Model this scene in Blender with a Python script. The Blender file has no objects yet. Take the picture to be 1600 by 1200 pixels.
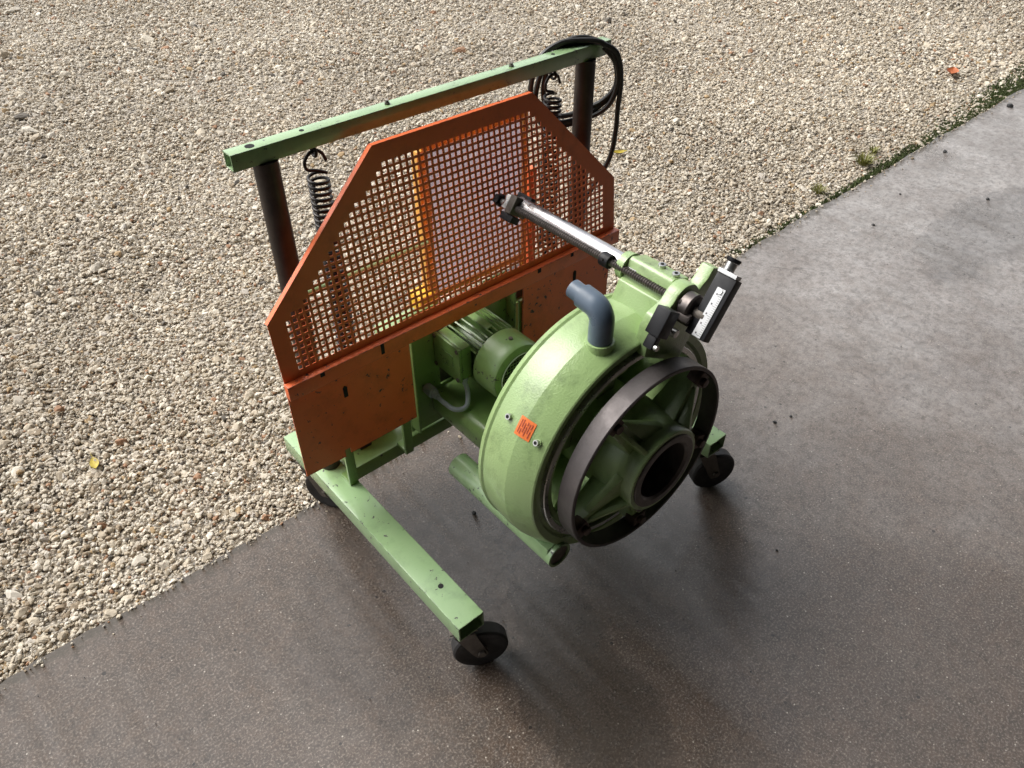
import bpy, bmesh, math, random
import numpy as np
from mathutils import Vector, Matrix, Euler
from mathutils.geometry import delaunay_2d_cdt

random.seed(7); rng = np.random.default_rng(7)
S = 0.87                      # all layout numbers below are multiplied by this to get metres
rad = math.radians
scene = bpy.context.scene
col = scene.collection

# ------------------------------------------------------------------ camera
cam_d = bpy.data.cameras.new('Camera'); cam = bpy.data.objects.new('Camera', cam_d); col.objects.link(cam)
cam.location = Vector((-0.7071, -1.5682, 1.97)) * S
cam.rotation_euler = (math.pi/2 - 0.7145, 0, -0.7097)
cam_d.sensor_width = 36; cam_d.lens = 1239.08/1600*36
cam_d.clip_start = 0.05; cam_d.clip_end = 500
scene.camera = cam

# ------------------------------------------------------------------ world and sun (bright overcast)
SUN_EL, SUN_AZ = 52, -28        # azimuth measured from +Y towards +X
w = bpy.data.worlds.new('World'); scene.world = w; w.use_nodes = True
nt = w.node_tree; bg = nt.nodes['Background']
sky = nt.nodes.new('ShaderNodeTexSky'); sky.sky_type = 'NISHITA'; sky.sun_disc = False
sky.sun_elevation = rad(SUN_EL); sky.sun_rotation = rad(SUN_AZ)
sky.air_density = 1.0; sky.dust_density = 4.0; sky.ozone_density = 1.0
hs = nt.nodes.new('ShaderNodeHueSaturation'); hs.inputs['Saturation'].default_value = 0.22
nt.links.new(sky.outputs[0], hs.inputs['Color']); nt.links.new(hs.outputs[0], bg.inputs['Color'])
bg.inputs['Strength'].default_value = 0.15
sd = bpy.data.lights.new('Sun', 'SUN'); sun = bpy.data.objects.new('Sun', sd); col.objects.link(sun)
sd.energy = 0.95; sd.angle = rad(42); sd.color = (1, .96, .9)
dv = Vector((math.sin(rad(SUN_AZ))*math.cos(rad(SUN_EL)), math.cos(rad(SUN_AZ))*math.cos(rad(SUN_EL)), math.sin(rad(SUN_EL))))
sun.rotation_euler = dv.to_track_quat('Z', 'Y').to_euler(); sun.location = dv*20
scene.view_settings.view_transform = 'Standard'; scene.view_settings.look = 'None'
scene.view_settings.exposure = 1.02; scene.view_settings.gamma = 1.0

# ------------------------------------------------------------------ materials
class NT:
    def __init__(s, name):
        s.m = bpy.data.materials.new(name); s.m.use_nodes = True; s.t = s.m.node_tree
        s.p = s.t.nodes['Principled BSDF']
    def n(s, typ, **kw):
        x = s.t.nodes.new('ShaderNode'+typ)
        for k, v in kw.items():
            if k in x.inputs: x.inputs[k].default_value = v
            else: setattr(x, k, v)
        return x
    def l(s, a, b): s.t.links.new(a, b)
    def coord(s): 
        if not hasattr(s, '_c'): s._c = s.n('TexCoord').outputs['Object']
        return s._c
    def noise(s, scale, detail=4, rough=.6, vec=None):
        x = s.n('TexNoise', Scale=scale, Detail=detail, Roughness=rough); s.l(vec or s.coord(), x.inputs['Vector']); return x.outputs['Fac']
    def ramp(s, fac, stops, mode='LINEAR'):
        r = s.n('ValToRGB'); r.color_ramp.interpolation = mode; e = r.color_ramp.elements
        while len(e) > 1: e.remove(e[-1])
        for i, (p, c) in enumerate(stops):
            el = e[0] if i == 0 else e.new(p)
            el.position = p; el.color = (c, c, c, 1) if not hasattr(c, '__len__') else (*c, 1)
        s.l(fac, r.inputs[0]); return r.outputs[0]
    def mix(s, fac, a, b, mode='MIX'):
        x = s.n('Mix', data_type='RGBA', blend_type=mode)
        for sock, v in ((x.inputs[0], fac), (x.inputs[6], a), (x.inputs[7], b)):
            if hasattr(v, 'is_linked'): s.l(v, sock)
            elif isinstance(v, (int, float)): sock.default_value = v
            else: sock.default_value = (*v, 1)
        return x.outputs[2]
    def math(s, op, a, b=None, clamp=False):
        x = s.n('Math', operation=op, use_clamp=clamp)
        for i, v in enumerate((a, b)):
            if v is None: continue
            if hasattr(v, 'is_linked'): s.l(v, x.inputs[i])
            else: x.inputs[i].default_value = v
        return x.outputs[0]
    def bump(s, h, strength=.3, dist=.002):
        x = s.n('Bump', Strength=strength, Distance=dist); s.l(h, x.inputs['Height']); s.l(x.outputs[0], s.p.inputs['Normal'])
    def base(s, v):
        if hasattr(v, 'is_linked'): s.l(v, s.p.inputs['Base Color'])
        else: s.p.inputs['Base Color'].default_value = (*v, 1)

MAT = {}
def paint(name, c, c2, chip=(.035, .03, .03), rough=.38, chips=.66, hammer=0, edge=.5, grime=.5, coat=.35):
    t = NT(name)
    col_ = t.mix(t.ramp(t.noise(5, 5), [(.35, 0), (.7, 1)]), c, c2)
    gr = t.ramp(t.noise(14, 6, .7), [(.5, 0), (.75, grime)])
    col_ = t.mix(gr, col_, tuple(x*.45 for x in c))
    # chips: small patches, more of them on edges
    bv = t.n('Bevel', samples=3, Radius=.0042*S); geo = t.n('NewGeometry')
    dt = t.n('VectorMath', operation='DOT_PRODUCT'); t.l(bv.outputs[0], dt.inputs[0]); t.l(geo.outputs['Normal'], dt.inputs[1])
    ed = t.ramp(dt.outputs['Value'], [(.80, 1), (.99, 0)])
    nz = t.noise(60, 8, .68); nz2 = t.noise(7, 4)
    k = t.math('ADD', nz, t.math('MULTIPLY', ed, edge*.30)); k = t.math('ADD', k, t.math('MULTIPLY', nz2, .30))
    ch = t.ramp(k, [(chips+.15, 0), (chips+.165, 1)])
    t.base(t.mix(ch, col_, chip))
    t.l(t.mix(ch, (rough,)*3, (.6, .6, .6)), t.p.inputs['Roughness'])
    t.p.inputs['Specular IOR Level'].default_value = .5; t.p.inputs['Coat Weight'].default_value = coat; t.p.inputs['Coat Roughness'].default_value = .18
    hh = t.math('MULTIPLY', ch, -1.0)
    if hammer: hh = t.math('ADD', hh, t.math('MULTIPLY', t.noise(260, 2, .5), hammer))
    t.bump(hh, .35, .0012)
    MAT[name] = t.m
paint('green', (.285, .425, .215), (.245, .385, .175), chips=.625, rough=.24, edge=.6)
paint('green_cast', (.285, .42, .165), (.32, .45, .195), chips=.70, hammer=1.8, rough=.32, edge=.5, grime=.8)
paint('green_motor_and_shade', (.175, .29, .085), (.145, .25, .068), chips=.635, rough=.36, edge=.6)  # motor paint; on base and carriage parts its darkness paints in the shade there
paint('orange', (.86, .172, .044), (.77, .146, .038), chips=.635, rough=.45, edge=.8, coat=.1)
paint('orange_mesh', (.86, .172, .044), (.77, .146, .038), chips=.70, rough=.45, edge=0, coat=.1)
paint('yellow', (.74, .41, .07), (.66, .33, .055), chips=.72, rough=.45)
def simple(name, c, rough=.5, metal=0, var=.3, scale=20, bump=0, bscale=80, spec=.5):
    t = NT(name)
    t.base(t.mix(t.ramp(t.noise(scale, 6, .65), [(.35, 0), (.7, 1)]), c, tuple(x*(1-var) for x in c)))
    t.l(t.ramp(t.noise(scale*1.7, 5), [(.3, max(.05, rough-.1)), (.75, min(1, rough+.12))]), t.p.inputs['Roughness'])
    t.p.inputs['Metallic'].default_value = metal; t.p.inputs['Specular IOR Level'].default_value = spec
    if bump: t.bump(t.noise(bscale, 4), bump, .001)
    MAT[name] = t.m
simple('rust_post', (.042, .028, .021), .5, .2, .55, 25, .3)
simple('rubber', (.022, .021, .021), .62, 0, .4, 30, .2)
simple('fork', (.15, .13, .11), .55, .4, .5, 40, .2)
simple('spring', (.03, .026, .024), .45, .6, .4, 60)
simple('cable', (.018, .017, .016), .42, 0, .3, 30)
simple('ring_steel', (.118, .104, .102), .52, .45, .4, 14, .35, 160)
simple('jaw_steel', (.12, .085, .07), .5, .6, .5, 60, .3)
simple('bar_steel', (.62, .60, .60), .24, 1, .25, 30)
simple('thread_steel', (.16, .14, .13), .4, .8, .4, 60)
simple('zinc', (.55, .55, .53), .32, .9, .3, 40)
simple('black_plastic', (.011, .011, .013), .45, 0, .3, 40, spec=.28)
simple('black_hole', (.006, .006, .006), .9, 0, .2, 40)
simple('pvc', (.105, .145, .195), .36, 0, .2, 18)
simple('conduit', (.34, .38, .42), .42, 0, .2, 20)
simple('bore_steel', (.17, .155, .145), .5, .5, .4, 30, .3)
simple('ruler', (.72, .73, .74), .35, 0, .12, 40)
simple('tick', (.10, .10, .11), .5)
t = NT('sheet_grey')
tr = t.n('BsdfTransparent'); tr.inputs[0].default_value = (.66, .64, .66, 1); tl = t.n('BsdfTranslucent'); tl.inputs[0].default_value = (.42, .38, .41, 1); mx = t.n('MixShader')
t.l(t.ramp(t.noise(9, 5, .6), [(.35, .42), (.7, .66)]), mx.inputs[0]); t.l(tr.outputs[0], mx.inputs[1]); t.l(tl.outputs[0], mx.inputs[2])
m2 = t.n('MixShader'); m2.inputs[0].default_value = .06; t.p.inputs['Roughness'].default_value = .25; t.base((.3, .3, .3))
t.l(mx.outputs[0], m2.inputs[1]); t.l(t.p.outputs[0], m2.inputs[2]); t.l(m2.outputs[0], t.t.nodes['Material Output'].inputs[0]); MAT['sheet_grey'] = t.m
simple('sticker', (.85, .20, .04), .5, 0, .12, 30)
simple('print_red', (.42, .06, .02), .5)
simple('yellow_box', (.80, .47, .03), .45, 0, .2, 12)
simple('leaf_yellow', (.50, .38, .03), .55, 0, .5, 60)
simple('leaf_orange', (.50, .13, .03), .55, 0, .5, 60)
simple('grass', (.20, .20, .035), .6, 0, .5, 30)
simple('moss', (.055, .075, .015), .85, 0, .5, 40)
simple('stray', (.34, .29, .22), .8, 0, .5, 60)
simple('debris', (.02, .02, .02), .7, 0, .5, 40)
simple('hall_wall', (.06, .055, .05), .8, 0, .3, 2)
simple('hall_roof', (.03, .03, .033), .7, 0, .3, 2)

# gravel stones: colour picked per stone
t = NT('gravel')
at = t.n('Attribute', attribute_type='INSTANCER', attribute_name='tint')
at2 = t.n('Attribute', attribute_type='INSTANCER', attribute_name='tone')
c = t.ramp(at.outputs['Fac'], [(0, (.30, .24, .175)), (.07, (.46, .40, .32)), (.2, (.56, .50, .415)), (.38, (.66, .61, .53)), (.52, (.50, .455, .395)),
     (.62, (.72, .68, .61)), (.74, (.57, .53, .47)), (.84, (.78, .74, .68)), (.90, (.42, .30, .17)), (.925, (.50, .47, .44)), (.965, (.10, .095, .09)), (.98, (.36, .20, .12))], 'CONSTANT')
c = t.mix(1.0, t.mix(at2.outputs['Fac'], (.10, .08, .06), c), (1.0, .975, .905), 'MULTIPLY')
t.base(t.mix(t.ramp(t.noise(90, 4), [(.35, 0), (.75, .45)]), c, (.22, .18, .13)))
t.p.inputs['Roughness'].default_value = .75; t.p.inputs['Specular IOR Level'].default_value = .3
MAT['gravel'] = t.m
# ground under the stones
t = NT('gravel_ground')
vo = t.n('TexVoronoi', Scale=95, Randomness=1); t.l(t.coord(), vo.inputs['Vector'])
sep = t.n('SeparateColor'); t.l(vo.outputs['Color'], sep.inputs[0])
c = t.ramp(sep.outputs[0], [(0, (.30, .25, .19)), (.4, (.45, .40, .33)), (.8, (.58, .54, .47)), (.95, (.12, .11, .10))])
t.base(t.mix(t.ramp(vo.outputs['Distance'], [(.35, 0), (.7, 1)]), c, (.17, .14, .10)))
t.p.inputs['Roughness'].default_value = .9; t.bump(t.math('MULTIPLY', vo.outputs['Distance'], -1), .8, .01)
MAT['gravel_ground'] = t.m
# concrete
t = NT('concrete')
co = t.coord()
big = t.noise(.9, 8, .62); mid = t.noise(3.2, 9, .72); fine = t.noise(34, 8, .78); grit = t.noise(190, 4, .72); g2 = t.noise(80, 5, .75)
sx = t.n('SeparateXYZ'); t.l(co, sx.inputs[0])
c = t.mix(t.ramp(big, [(.35, 0), (.68, 1)]), (.048, .035, .027), (.074, .056, .044))
c = t.mix(t.ramp(mid, [(.42, 0), (.72, .6)]), c, (.105, .087, .074))
# the slab is paler and greyer further along its open edge, darker and brown by the machine
pale_v = t.math('ADD', t.math('MULTIPLY', sx.outputs[0], .42), t.math('MULTIPLY', sx.outputs[1], .22))
pale_v = t.math('ADD', pale_v, t.math('MULTIPLY', t.math('SUBTRACT', t.noise(1.5, 9, .66), .5), .9))
dry = t.ramp(pale_v, [(.15, 0), (1.5, 1)])  # factor of the paler, greyer tone, rising along the open edge
c = t.mix(t.math('MULTIPLY', dry, .75), c, t.mix(t.ramp(mid, [(.36, 0), (.66, 1)]), (.22, .205, .196), (.40, .385, .375)))
c = t.mix(t.ramp(t.noise(11, 9, .75), [(.44, 0), (.62, .6)]), c, t.mix(.5, c, (.085, .052, .032)))
c = t.mix(t.ramp(fine, [(.46, 0), (.60, .8)]), c, t.mix(.6, c, (.02, .016, .013)))
c = t.mix(t.ramp(g2, [(.50, 0), (.62, .75)]), c, t.mix(.55, c, (.02, .016, .013)))
c = t.mix(t.ramp(grit, [(.50, 0), (.66, .8)]), c, t.mix(.5, c, (.36, .31, .26)))
# pale aggregate specks and dark pits
v1 = t.n('TexVoronoi', Scale=105); t.l(co, v1.inputs['Vector']); s1 = t.n('SeparateColor'); t.l(v1.outputs['Color'], s1.inputs[0])
wob = t.math('MULTIPLY', s1.outputs[2], .25)
sp = t.math('MULTIPLY', t.math('LESS_THAN', t.math('ADD', v1.outputs['Distance'], t.math('MULTIPLY', grit, .12)), wob), t.math('GREATER_THAN', s1.outputs[0], .70))
c = t.mix(t.math('MULTIPLY', sp, t.math('MULTIPLY', s1.outputs[1], .8)), c, (.46, .42, .36))
v2 = t.n('TexVoronoi', Scale=42); t.l(co, v2.inputs['Vector']); s2 = t.n('SeparateColor'); t.l(v2.outputs['Color'], s2.inputs[0])
pit = t.math('MULTIPLY', t.math('LESS_THAN', t.math('ADD', v2.outputs['Distance'], t.math('MULTIPLY', grit, .1)), t.math('MULTIPLY', s2.outputs[0], .24)), t.math('GREATER_THAN', s2.outputs[1], .80))
c = t.mix(t.math('MULTIPLY', pit, .85), c, (.015, .013, .012))
# hairline cracks
wv = t.n('TexNoise', Scale=2.6, Detail=6); t.l(co, wv.inputs['Vector']); va = t.n('VectorMath', operation='MULTIPLY_ADD'); t.l(wv.outputs['Color'], va.inputs[0]); va.inputs[1].default_value = (.5, .5, .5); t.l(co, va.inputs[2])
v3 = t.n('TexVoronoi', Scale=.75, feature='DISTANCE_TO_EDGE'); t.l(va.outputs[0], v3.inputs['Vector'])
crk = t.math('MULTIPLY', t.math('LESS_THAN', v3.outputs['Distance'], .0022), t.ramp(big, [(.50, 0), (.60, .45)]))
c = t.mix(crk, c, (.02, .017, .015))
# damp patches: a film of water that darkens and polishes the slab, with ragged edges
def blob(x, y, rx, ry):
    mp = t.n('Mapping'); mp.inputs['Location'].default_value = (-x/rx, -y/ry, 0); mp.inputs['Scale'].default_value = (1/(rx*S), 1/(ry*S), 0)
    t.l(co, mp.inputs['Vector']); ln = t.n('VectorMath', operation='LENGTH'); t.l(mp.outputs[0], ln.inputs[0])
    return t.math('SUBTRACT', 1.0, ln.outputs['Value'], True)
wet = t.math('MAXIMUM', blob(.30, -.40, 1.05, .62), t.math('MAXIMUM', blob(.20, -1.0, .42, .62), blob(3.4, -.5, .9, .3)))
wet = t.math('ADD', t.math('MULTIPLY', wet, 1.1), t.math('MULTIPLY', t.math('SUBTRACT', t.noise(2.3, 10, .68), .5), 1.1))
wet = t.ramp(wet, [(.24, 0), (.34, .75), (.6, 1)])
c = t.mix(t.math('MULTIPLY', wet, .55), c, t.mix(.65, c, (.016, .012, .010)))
# darker patch with a definite outline in front of the drum
dark_patch = t.math('MAXIMUM', blob(.10, -.93, .22, .34), blob(.20, -.72, .16, .22))
dark_patch = t.math('ADD', t.math('MULTIPLY', dark_patch, .9), t.math('MULTIPLY', t.math('SUBTRACT', t.noise(5.5, 10, .66), .5), .75))
dark_patch = t.ramp(dark_patch, [(.20, 0), (.27, .7), (.5, 1)])
c = t.mix(t.math('MULTIPLY', dark_patch, .8), c, t.mix(.75, c, (.014, .012, .010)))
# soil along the gravel edge
ey = t.math('SUBTRACT', sx.outputs[1], t.math('ADD', t.math('MULTIPLY', sx.outputs[0], .0148), .132*S))
soil = t.ramp(t.math('ADD', t.math('MULTIPLY', ey, 9.0), t.math('MULTIPLY', fine, 1.4)), [(.35, 0), (.62, .7)])
c = t.mix(soil, c, (.045, .037, .026))
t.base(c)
rg = t.math('ADD', t.ramp(t.noise(1.9, 9, .62), [(.33, .22), (.62, .42)]), t.math('MULTIPLY', t.math('SUBTRACT', fine, .5), .4)); rg = t.math('SUBTRACT', rg, t.math('MULTIPLY', wet, .11))
t.l(rg, t.p.inputs['Roughness'])
hh = t.math('ADD', t.math('MULTIPLY', grit, .5), t.math('ADD', t.math('MULTIPLY', fine, .8), t.math('MULTIPLY', g2, .5))); hh = t.math('SUBTRACT', hh, t.math('MULTIPLY', t.math('ADD', pit, crk), .8))
t.bump(hh, .25, .003)
MAT['concrete'] = t.m

# ------------------------------------------------------------------ mesh helpers
XF = None                     # (pivot, new pivot, factor): places a sub-assembly laid out about another point
class MB:
    def __init__(s): s.v = []; s.f = []
    def add(s, vs, fs):
        o = len(s.v); s.v += [tuple(v) for v in vs]; s.f += [tuple(i+o for i in f) for f in fs]; return s
    def box(s, x0, x1, y0, y1, z0, z1, M=None):
        vs = [Vector((x, y, z)) for z in (z0, z1) for y in (y0, y1) for x in (x0, x1)]
        if M: vs = [M @ v for v in vs]
        return s.add(vs, [(0,2,3,1), (4,5,7,6), (0,1,5,4), (2,6,7,3), (0,4,6,2), (1,3,7,5)])
    def loops(s, L, close_u=True, cap0=True, cap1=True):
        n = len(L[0]); vs = [p for l in L for p in l]; fs = []
        for i in range(len(L)-1):
            for j in range(n if close_u else n-1):
                k = (j+1) % n; fs.append((i*n+j, i*n+k, (i+1)*n+k, (i+1)*n+j))
        if cap0: fs.append(tuple(range(n))[::-1])
        if cap1: fs.append(tuple((len(L)-1)*n+j for j in range(n)))
        return s.add(vs, fs)
    def cyl(s, p0, p1, r0, r1=None, n=24, caps=True):
        p0, p1 = Vector(p0), Vector(p1); r1 = r0 if r1 is None else r1
        q = (p1-p0).to_track_quat('Z', 'Y')
        ring = lambda c, r: [c + q @ Vector((r*math.cos(a), r*math.sin(a), 0)) for a in [2*math.pi*i/n for i in range(n)]]
        return s.loops([ring(p0, r0), ring(p1, r1)], True, caps, caps)
    def tube(s, path, r, n=10, caps=True, closed=False):
        P = [Vector(p) for p in path]; L = []; m = len(P); prev = None
        for i, p in enumerate(P):
            a = P[(i-1) % m] if (closed or i) else p; b = P[(i+1) % m] if (closed or i < m-1) else p
            d = (b-a).normalized()
            if prev is None: u = d.orthogonal().normalized()
            else: u = (prev - d*prev.dot(d)).normalized()
            prev = u; v = d.cross(u)
            L.append([p + (u*math.cos(2*math.pi*k/n) + v*math.sin(2*math.pi*k/n))*r for k in range(n)])
        if closed: L.append(L[0]); caps = False
        return s.loops(L, True, caps, caps)
    def lathe(s, prof, o, n=96, closed=False, a0=0, a1=360, axis='Y'):
        """prof: (along, radius); axis Y through o=(x,z)"""
        full = abs(a1-a0) >= 359.9; m = n if full else n+1
        angs = [rad(a0+(a1-a0)*i/n) for i in range(m)]; L = []
        for (y, r) in prof:
            L.append([(o[0]+r*math.cos(a), y, o[1]+r*math.sin(a)) for a in angs])
        if closed: L.append(L[0])
        s.loops(L, full, False, False)
        if not full and closed:
            k = len(prof); base = len(s.v)-len(L)*m
            s.f.append(tuple(base+i*m for i in range(k))); s.f.append(tuple(base+i*m+m-1 for i in range(k))[::-1])
        return s
    def prism(s, poly, d0, d1, axis='Y', M=None):
        if axis == 'Y': mk = lambda p, d: Vector((p[0], d, p[1]))
        elif axis == 'X': mk = lambda p, d: Vector((d, p[0], p[1]))
        else: mk = lambda p, d: Vector((p[0], p[1], d))
        A = [mk(p, d0) for p in poly]; B = [mk(p, d1) for p in poly]
        if M: A = [M @ a for a in A]; B = [M @ b for b in B]
        return s.loops([A, B])
    def sqtube(s, a, b, u0, u1, v0, v1, t, axis):
        """hollow rectangular section from a to b along axis"""
        def P(d, u, v):
            return {'X': (d, u, v), 'Y': (u, d, v), 'Z': (u, v, d)}[axis]
        def ring(d, i): return [P(d, u0+i, v0+i), P(d, u1-i, v0+i), P(d, u1-i, v1-i), P(d, u0+i, v1-i)]
        L = [ring(a, 0), ring(b, 0), ring(b, t), ring(a, t)]
        L.append(L[0]); return s.loops(L, True, False, False)
    def build(s, name, mat, parent=None, loc=None, bevel=0, smooth=35, rz=0, seg=2):
        if XF: s.v = [tuple((v[i]-XF[0][i])*XF[2]+XF[1][i] for i in range(3)) for v in s.v]
        me = bpy.data.meshes.new(name)
        me.from_pydata([tuple(c*S for c in v) for v in s.v], [], s.f)
        bm = bmesh.new(); bm.from_mesh(me)
        bmesh.ops.remove_doubles(bm, verts=bm.verts, dist=1e-6)
        bmesh.ops.recalc_face_normals(bm, faces=bm.faces)
        if bevel:
            es = [e for e in bm.edges if len(e.link_faces) == 2 and e.calc_face_angle(0) > .6]
            bmesh.ops.bevel(bm, geom=es, offset=bevel*S, segments=seg, profile=.6, affect='EDGES', clamp_overlap=True)
        bm.to_mesh(me); bm.free()
        me.polygons.foreach_set('use_smooth', [True]*len(me.polygons)); me.set_sharp_from_angle(angle=rad(smooth))
        me.materials.append(MAT[mat])
        return put(name, me, parent, loc, rz)
def put(name, me, parent=None, loc=None, rz=0):
    o = bpy.data.objects.new(name, me); col.objects.link(o)
    if loc is not None: o.location = Vector(loc)*S
    o.rotation_euler = (0, 0, rz)
    if parent is not None:
        o.parent = parent; o.matrix_parent_inverse = WM[parent].inverted()
    WM[o] = Matrix.Translation(o.location) @ Euler((0, 0, rz)).to_matrix().to_4x4()
    return o
WM = {}
def empty(name, loc, rz=0):
    o = bpy.data.objects.new(name, None); col.objects.link(o); o.empty_display_size = .1
    o.location = Vector(loc)*S; o.rotation_euler = (0, 0, rz)
    WM[o] = Matrix.Translation(o.location) @ Euler((0, 0, rz)).to_matrix().to_4x4()
    return o
def tag(o, label=None, cat=None, group=None, kind=None):
    for k, v in (('label', label), ('category', cat), ('group', group), ('kind', kind)):
        if v: o[k] = v
    return o
def smooth_path(P, n=8, closed=False):
    P = [Vector(p) for p in P]; out = []; m = len(P)
    for i in range(m if closed else m-1):
        g = lambda k: P[k % m] if closed else P[min(max(k, 0), m-1)]
        a, b, c_, d = g(i-1), g(i), g(i+1), g(i+2)
        for j in range(n):
            u = j/n
            out.append(.5*((2*b)+(c_-a)*u+(2*a-5*b+4*c_-d)*u*u+(3*b-a-3*c_+d)*u**3))
    if not closed: out.append(P[-1])
    return out

# ------------------------------------------------------------------ setting: slab, ground, hall
EDGE = lambda x: .124 + .0148*(x+.55)          # far edge of the slab
m = MB(); xs = np.concatenate([np.linspace(-14, -1.6, 8)[:-1], np.linspace(-1.6, 6, 260), np.linspace(6, 16, 8)[1:]])
ed = [EDGE(x) + (.006*math.sin(x*5.1)+.005*math.sin(x*13.7+1)+random.uniform(-.004, .004) if -1.7 < x < 6.1 else 0) for x in xs]
top = [(x, e, 0) for x, e in zip(xs, ed)]; mid_ = [(x, e+.006, -.008) for x, e in zip(xs, ed)]; bot = [(x, e+.008, -.12) for x, e in zip(xs, ed)]
near = [(x, -10, 0) for x in xs]
m.loops([near, top, mid_, bot], False, False, False)
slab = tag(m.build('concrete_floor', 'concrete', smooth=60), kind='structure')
m = MB(); m.add([(-60, -60, -.021), (60, -60, -.021), (60, 60, -.021), (-60, 60, -.021)], [(0, 1, 2, 3)])
ground = tag(m.build('gravel_ground', 'gravel_ground'), kind='structure')

hall = tag(empty('workshop_hall', (2, -10.2, 0)), 'grey workshop hall with deep roof over the concrete floor', 'building')
MB().box(-9, 13, -10.2, -10.02, -.1, 4.2).build('wall', 'hall_wall', hall)
MB().box(-9, -8.8, -10.0, -.2, .003, 4.0).build('wall', 'hall_wall', hall)
MB().box(12.8, 13, -10.0, -.2, .003, 4.0).build('wall', 'hall_wall', hall)
MB().box(-9.3, 13.3, -10.4, .1, 4.21, 4.35).build('roof', 'hall_roof', hall)

# gravel: one scatter of individually shaped stones (instances)
def in_view(x, y):
    return (y > 0) & (y < 8.6-.78*(x-.2)) & (x > -1.75+.34*(y-.1)-.25*(y > 1.5)) & (y < 8.2) & (x < 9)
def scatter():
    pts = []
    for lo, hi, dens in ((0, 1.7, 14500), (1.7, 3.6, 7600), (3.6, 9.5, 3500)):
        A = 12*8.6; n = int(A*dens)
        x = rng.uniform(-2.5, 9.5, n); y = rng.uniform(.0, 8.6, n)
        d = np.hypot(np.maximum(x-.2, 0)*.75, y)
        k = in_view(x, y) & (d >= lo) & (d < hi) & (y > EDGE(x) - .004)
        x, y = x[k], y[k]; size = {0: 1.0, 1.7: 1.12, 3.6: 1.42}[lo]
        sc = (.0047*np.exp(rng.normal(0, .40, len(x))))*size
        big = rng.random(len(x)) < .018; sc[big] *= rng.uniform(1.3, 1.9, big.sum())
        ne = (y - EDGE(x)) < .02; sc[ne] *= .7
        z = -.020 + rng.uniform(0, 1, len(x))**1.2*.013*(.35+.65*np.clip((y-EDGE(x))/.06, 0, 1)) + .006*np.sin(x*3.1+y)*np.cos(y*2.7)
        pts.append(np.c_[x, y, z, sc])
    # strays spilled on to the slab
    x = rng.uniform(-1.5, 5.5, 420); y = EDGE(x) - np.abs(rng.normal(0, .009, 420)) * np.where(rng.random(420) < .10, 5, 1)
    sc = .0030*np.exp(rng.normal(0, .4, 420)); pts.append(np.c_[x, y, sc*.45, sc])
    return np.concatenate(pts)
P = scatter()
TONE = .90+.07*np.sin(P[:, 0]*1.3+1.1*np.sin(P[:, 1]*.9))+.06*np.sin(P[:, 1]*2.3+P[:, 0]*.8+2)+.04*np.sin(P[:, 0]*5.1-P[:, 1]*3.7)-.16*np.clip((P[:, 0]-3.2)/2.5, 0, 1)*np.clip(1-(P[:, 1]-.2)/1.6, 0, 1)
me = bpy.data.meshes.new('gravel'); me.vertices.add(len(P)); me.vertices.foreach_set('co', (P[:, :3]*S).astype(np.float32).ravel())
def attr(nm, typ, arr):
    a = me.attributes.new(nm, typ, 'POINT'); a.data.foreach_set('vector' if typ == 'FLOAT_VECTOR' else 'value', np.asarray(arr).ravel())
N = len(P)
attr('size', 'FLOAT_VECTOR', (P[:, 3:4]*S*np.c_[rng.uniform(.85, 1.45, N), rng.uniform(.75, 1.1, N), rng.uniform(.5, .85, N)]).astype(np.float32))
attr('turn', 'FLOAT_VECTOR', np.c_[rng.normal(0, .35, N), rng.normal(0, .35, N), rng.uniform(0, 6.28, N)].astype(np.float32))
attr('tint', 'FLOAT', rng.random(N).astype(np.float32))
attr('tone', 'FLOAT', np.clip(TONE, .5, 1.05).astype(np.float32))
attr('pick', 'INT', rng.integers(0, 10, N).astype(np.int32))
g = bpy.data.node_groups.new('scatter_stones', 'GeometryNodeTree')
g.interface.new_socket('Geometry', in_out='INPUT', socket_type='NodeSocketGeometry'); g.interface.new_socket('Geometry', in_out='OUTPUT', socket_type='NodeSocketGeometry')
gn = lambda t_: g.nodes.new(t_); gi = gn('NodeGroupInput'); go = gn('NodeGroupOutput')
jn = gn('GeometryNodeJoinGeometry')
for i in range(10):
    ico = gn('GeometryNodeMeshIcoSphere'); ico.inputs['Radius'].default_value = 1; ico.inputs['Subdivisions'].default_value = 2
    nz = gn('ShaderNodeTexNoise'); nz.noise_dimensions = '4D'; nz.inputs['W'].default_value = i*3.7; nz.inputs['Scale'].default_value = .75; nz.inputs['Detail'].default_value = 1.5
    sub = gn('ShaderNodeVectorMath'); sub.operation = 'SUBTRACT'; sub.inputs[1].default_value = (.5, .5, .5)
    mul = gn('ShaderNodeVectorMath'); mul.operation = 'SCALE'; mul.inputs['Scale'].default_value = 1.9
    sp_ = gn('GeometryNodeSetPosition'); sm = gn('GeometryNodeSetMaterial'); sm.inputs['Material'].default_value = MAT['gravel']
    gt = gn('GeometryNodeGeometryToInstance')
    g.links.new(nz.outputs['Color'], sub.inputs[0]); g.links.new(sub.outputs[0], mul.inputs[0]); g.links.new(mul.outputs[0], sp_.inputs['Offset'])
    g.links.new(ico.outputs['Mesh'], sp_.inputs['Geometry']); g.links.new(sp_.outputs[0], sm.inputs['Geometry']); g.links.new(sm.outputs[0], gt.inputs[0])
    g.links.new(gt.outputs[0], jn.inputs[0])
def named(nm, typ):
    x = gn('GeometryNodeInputNamedAttribute'); x.data_type = typ; x.inputs['Name'].default_value = nm; return x.outputs['Attribute']
iop = gn('GeometryNodeInstanceOnPoints'); iop.inputs['Pick Instance'].default_value = True
g.links.new(gi.outputs[0], iop.inputs['Points']); g.links.new(jn.outputs[0], iop.inputs['Instance'])
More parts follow.
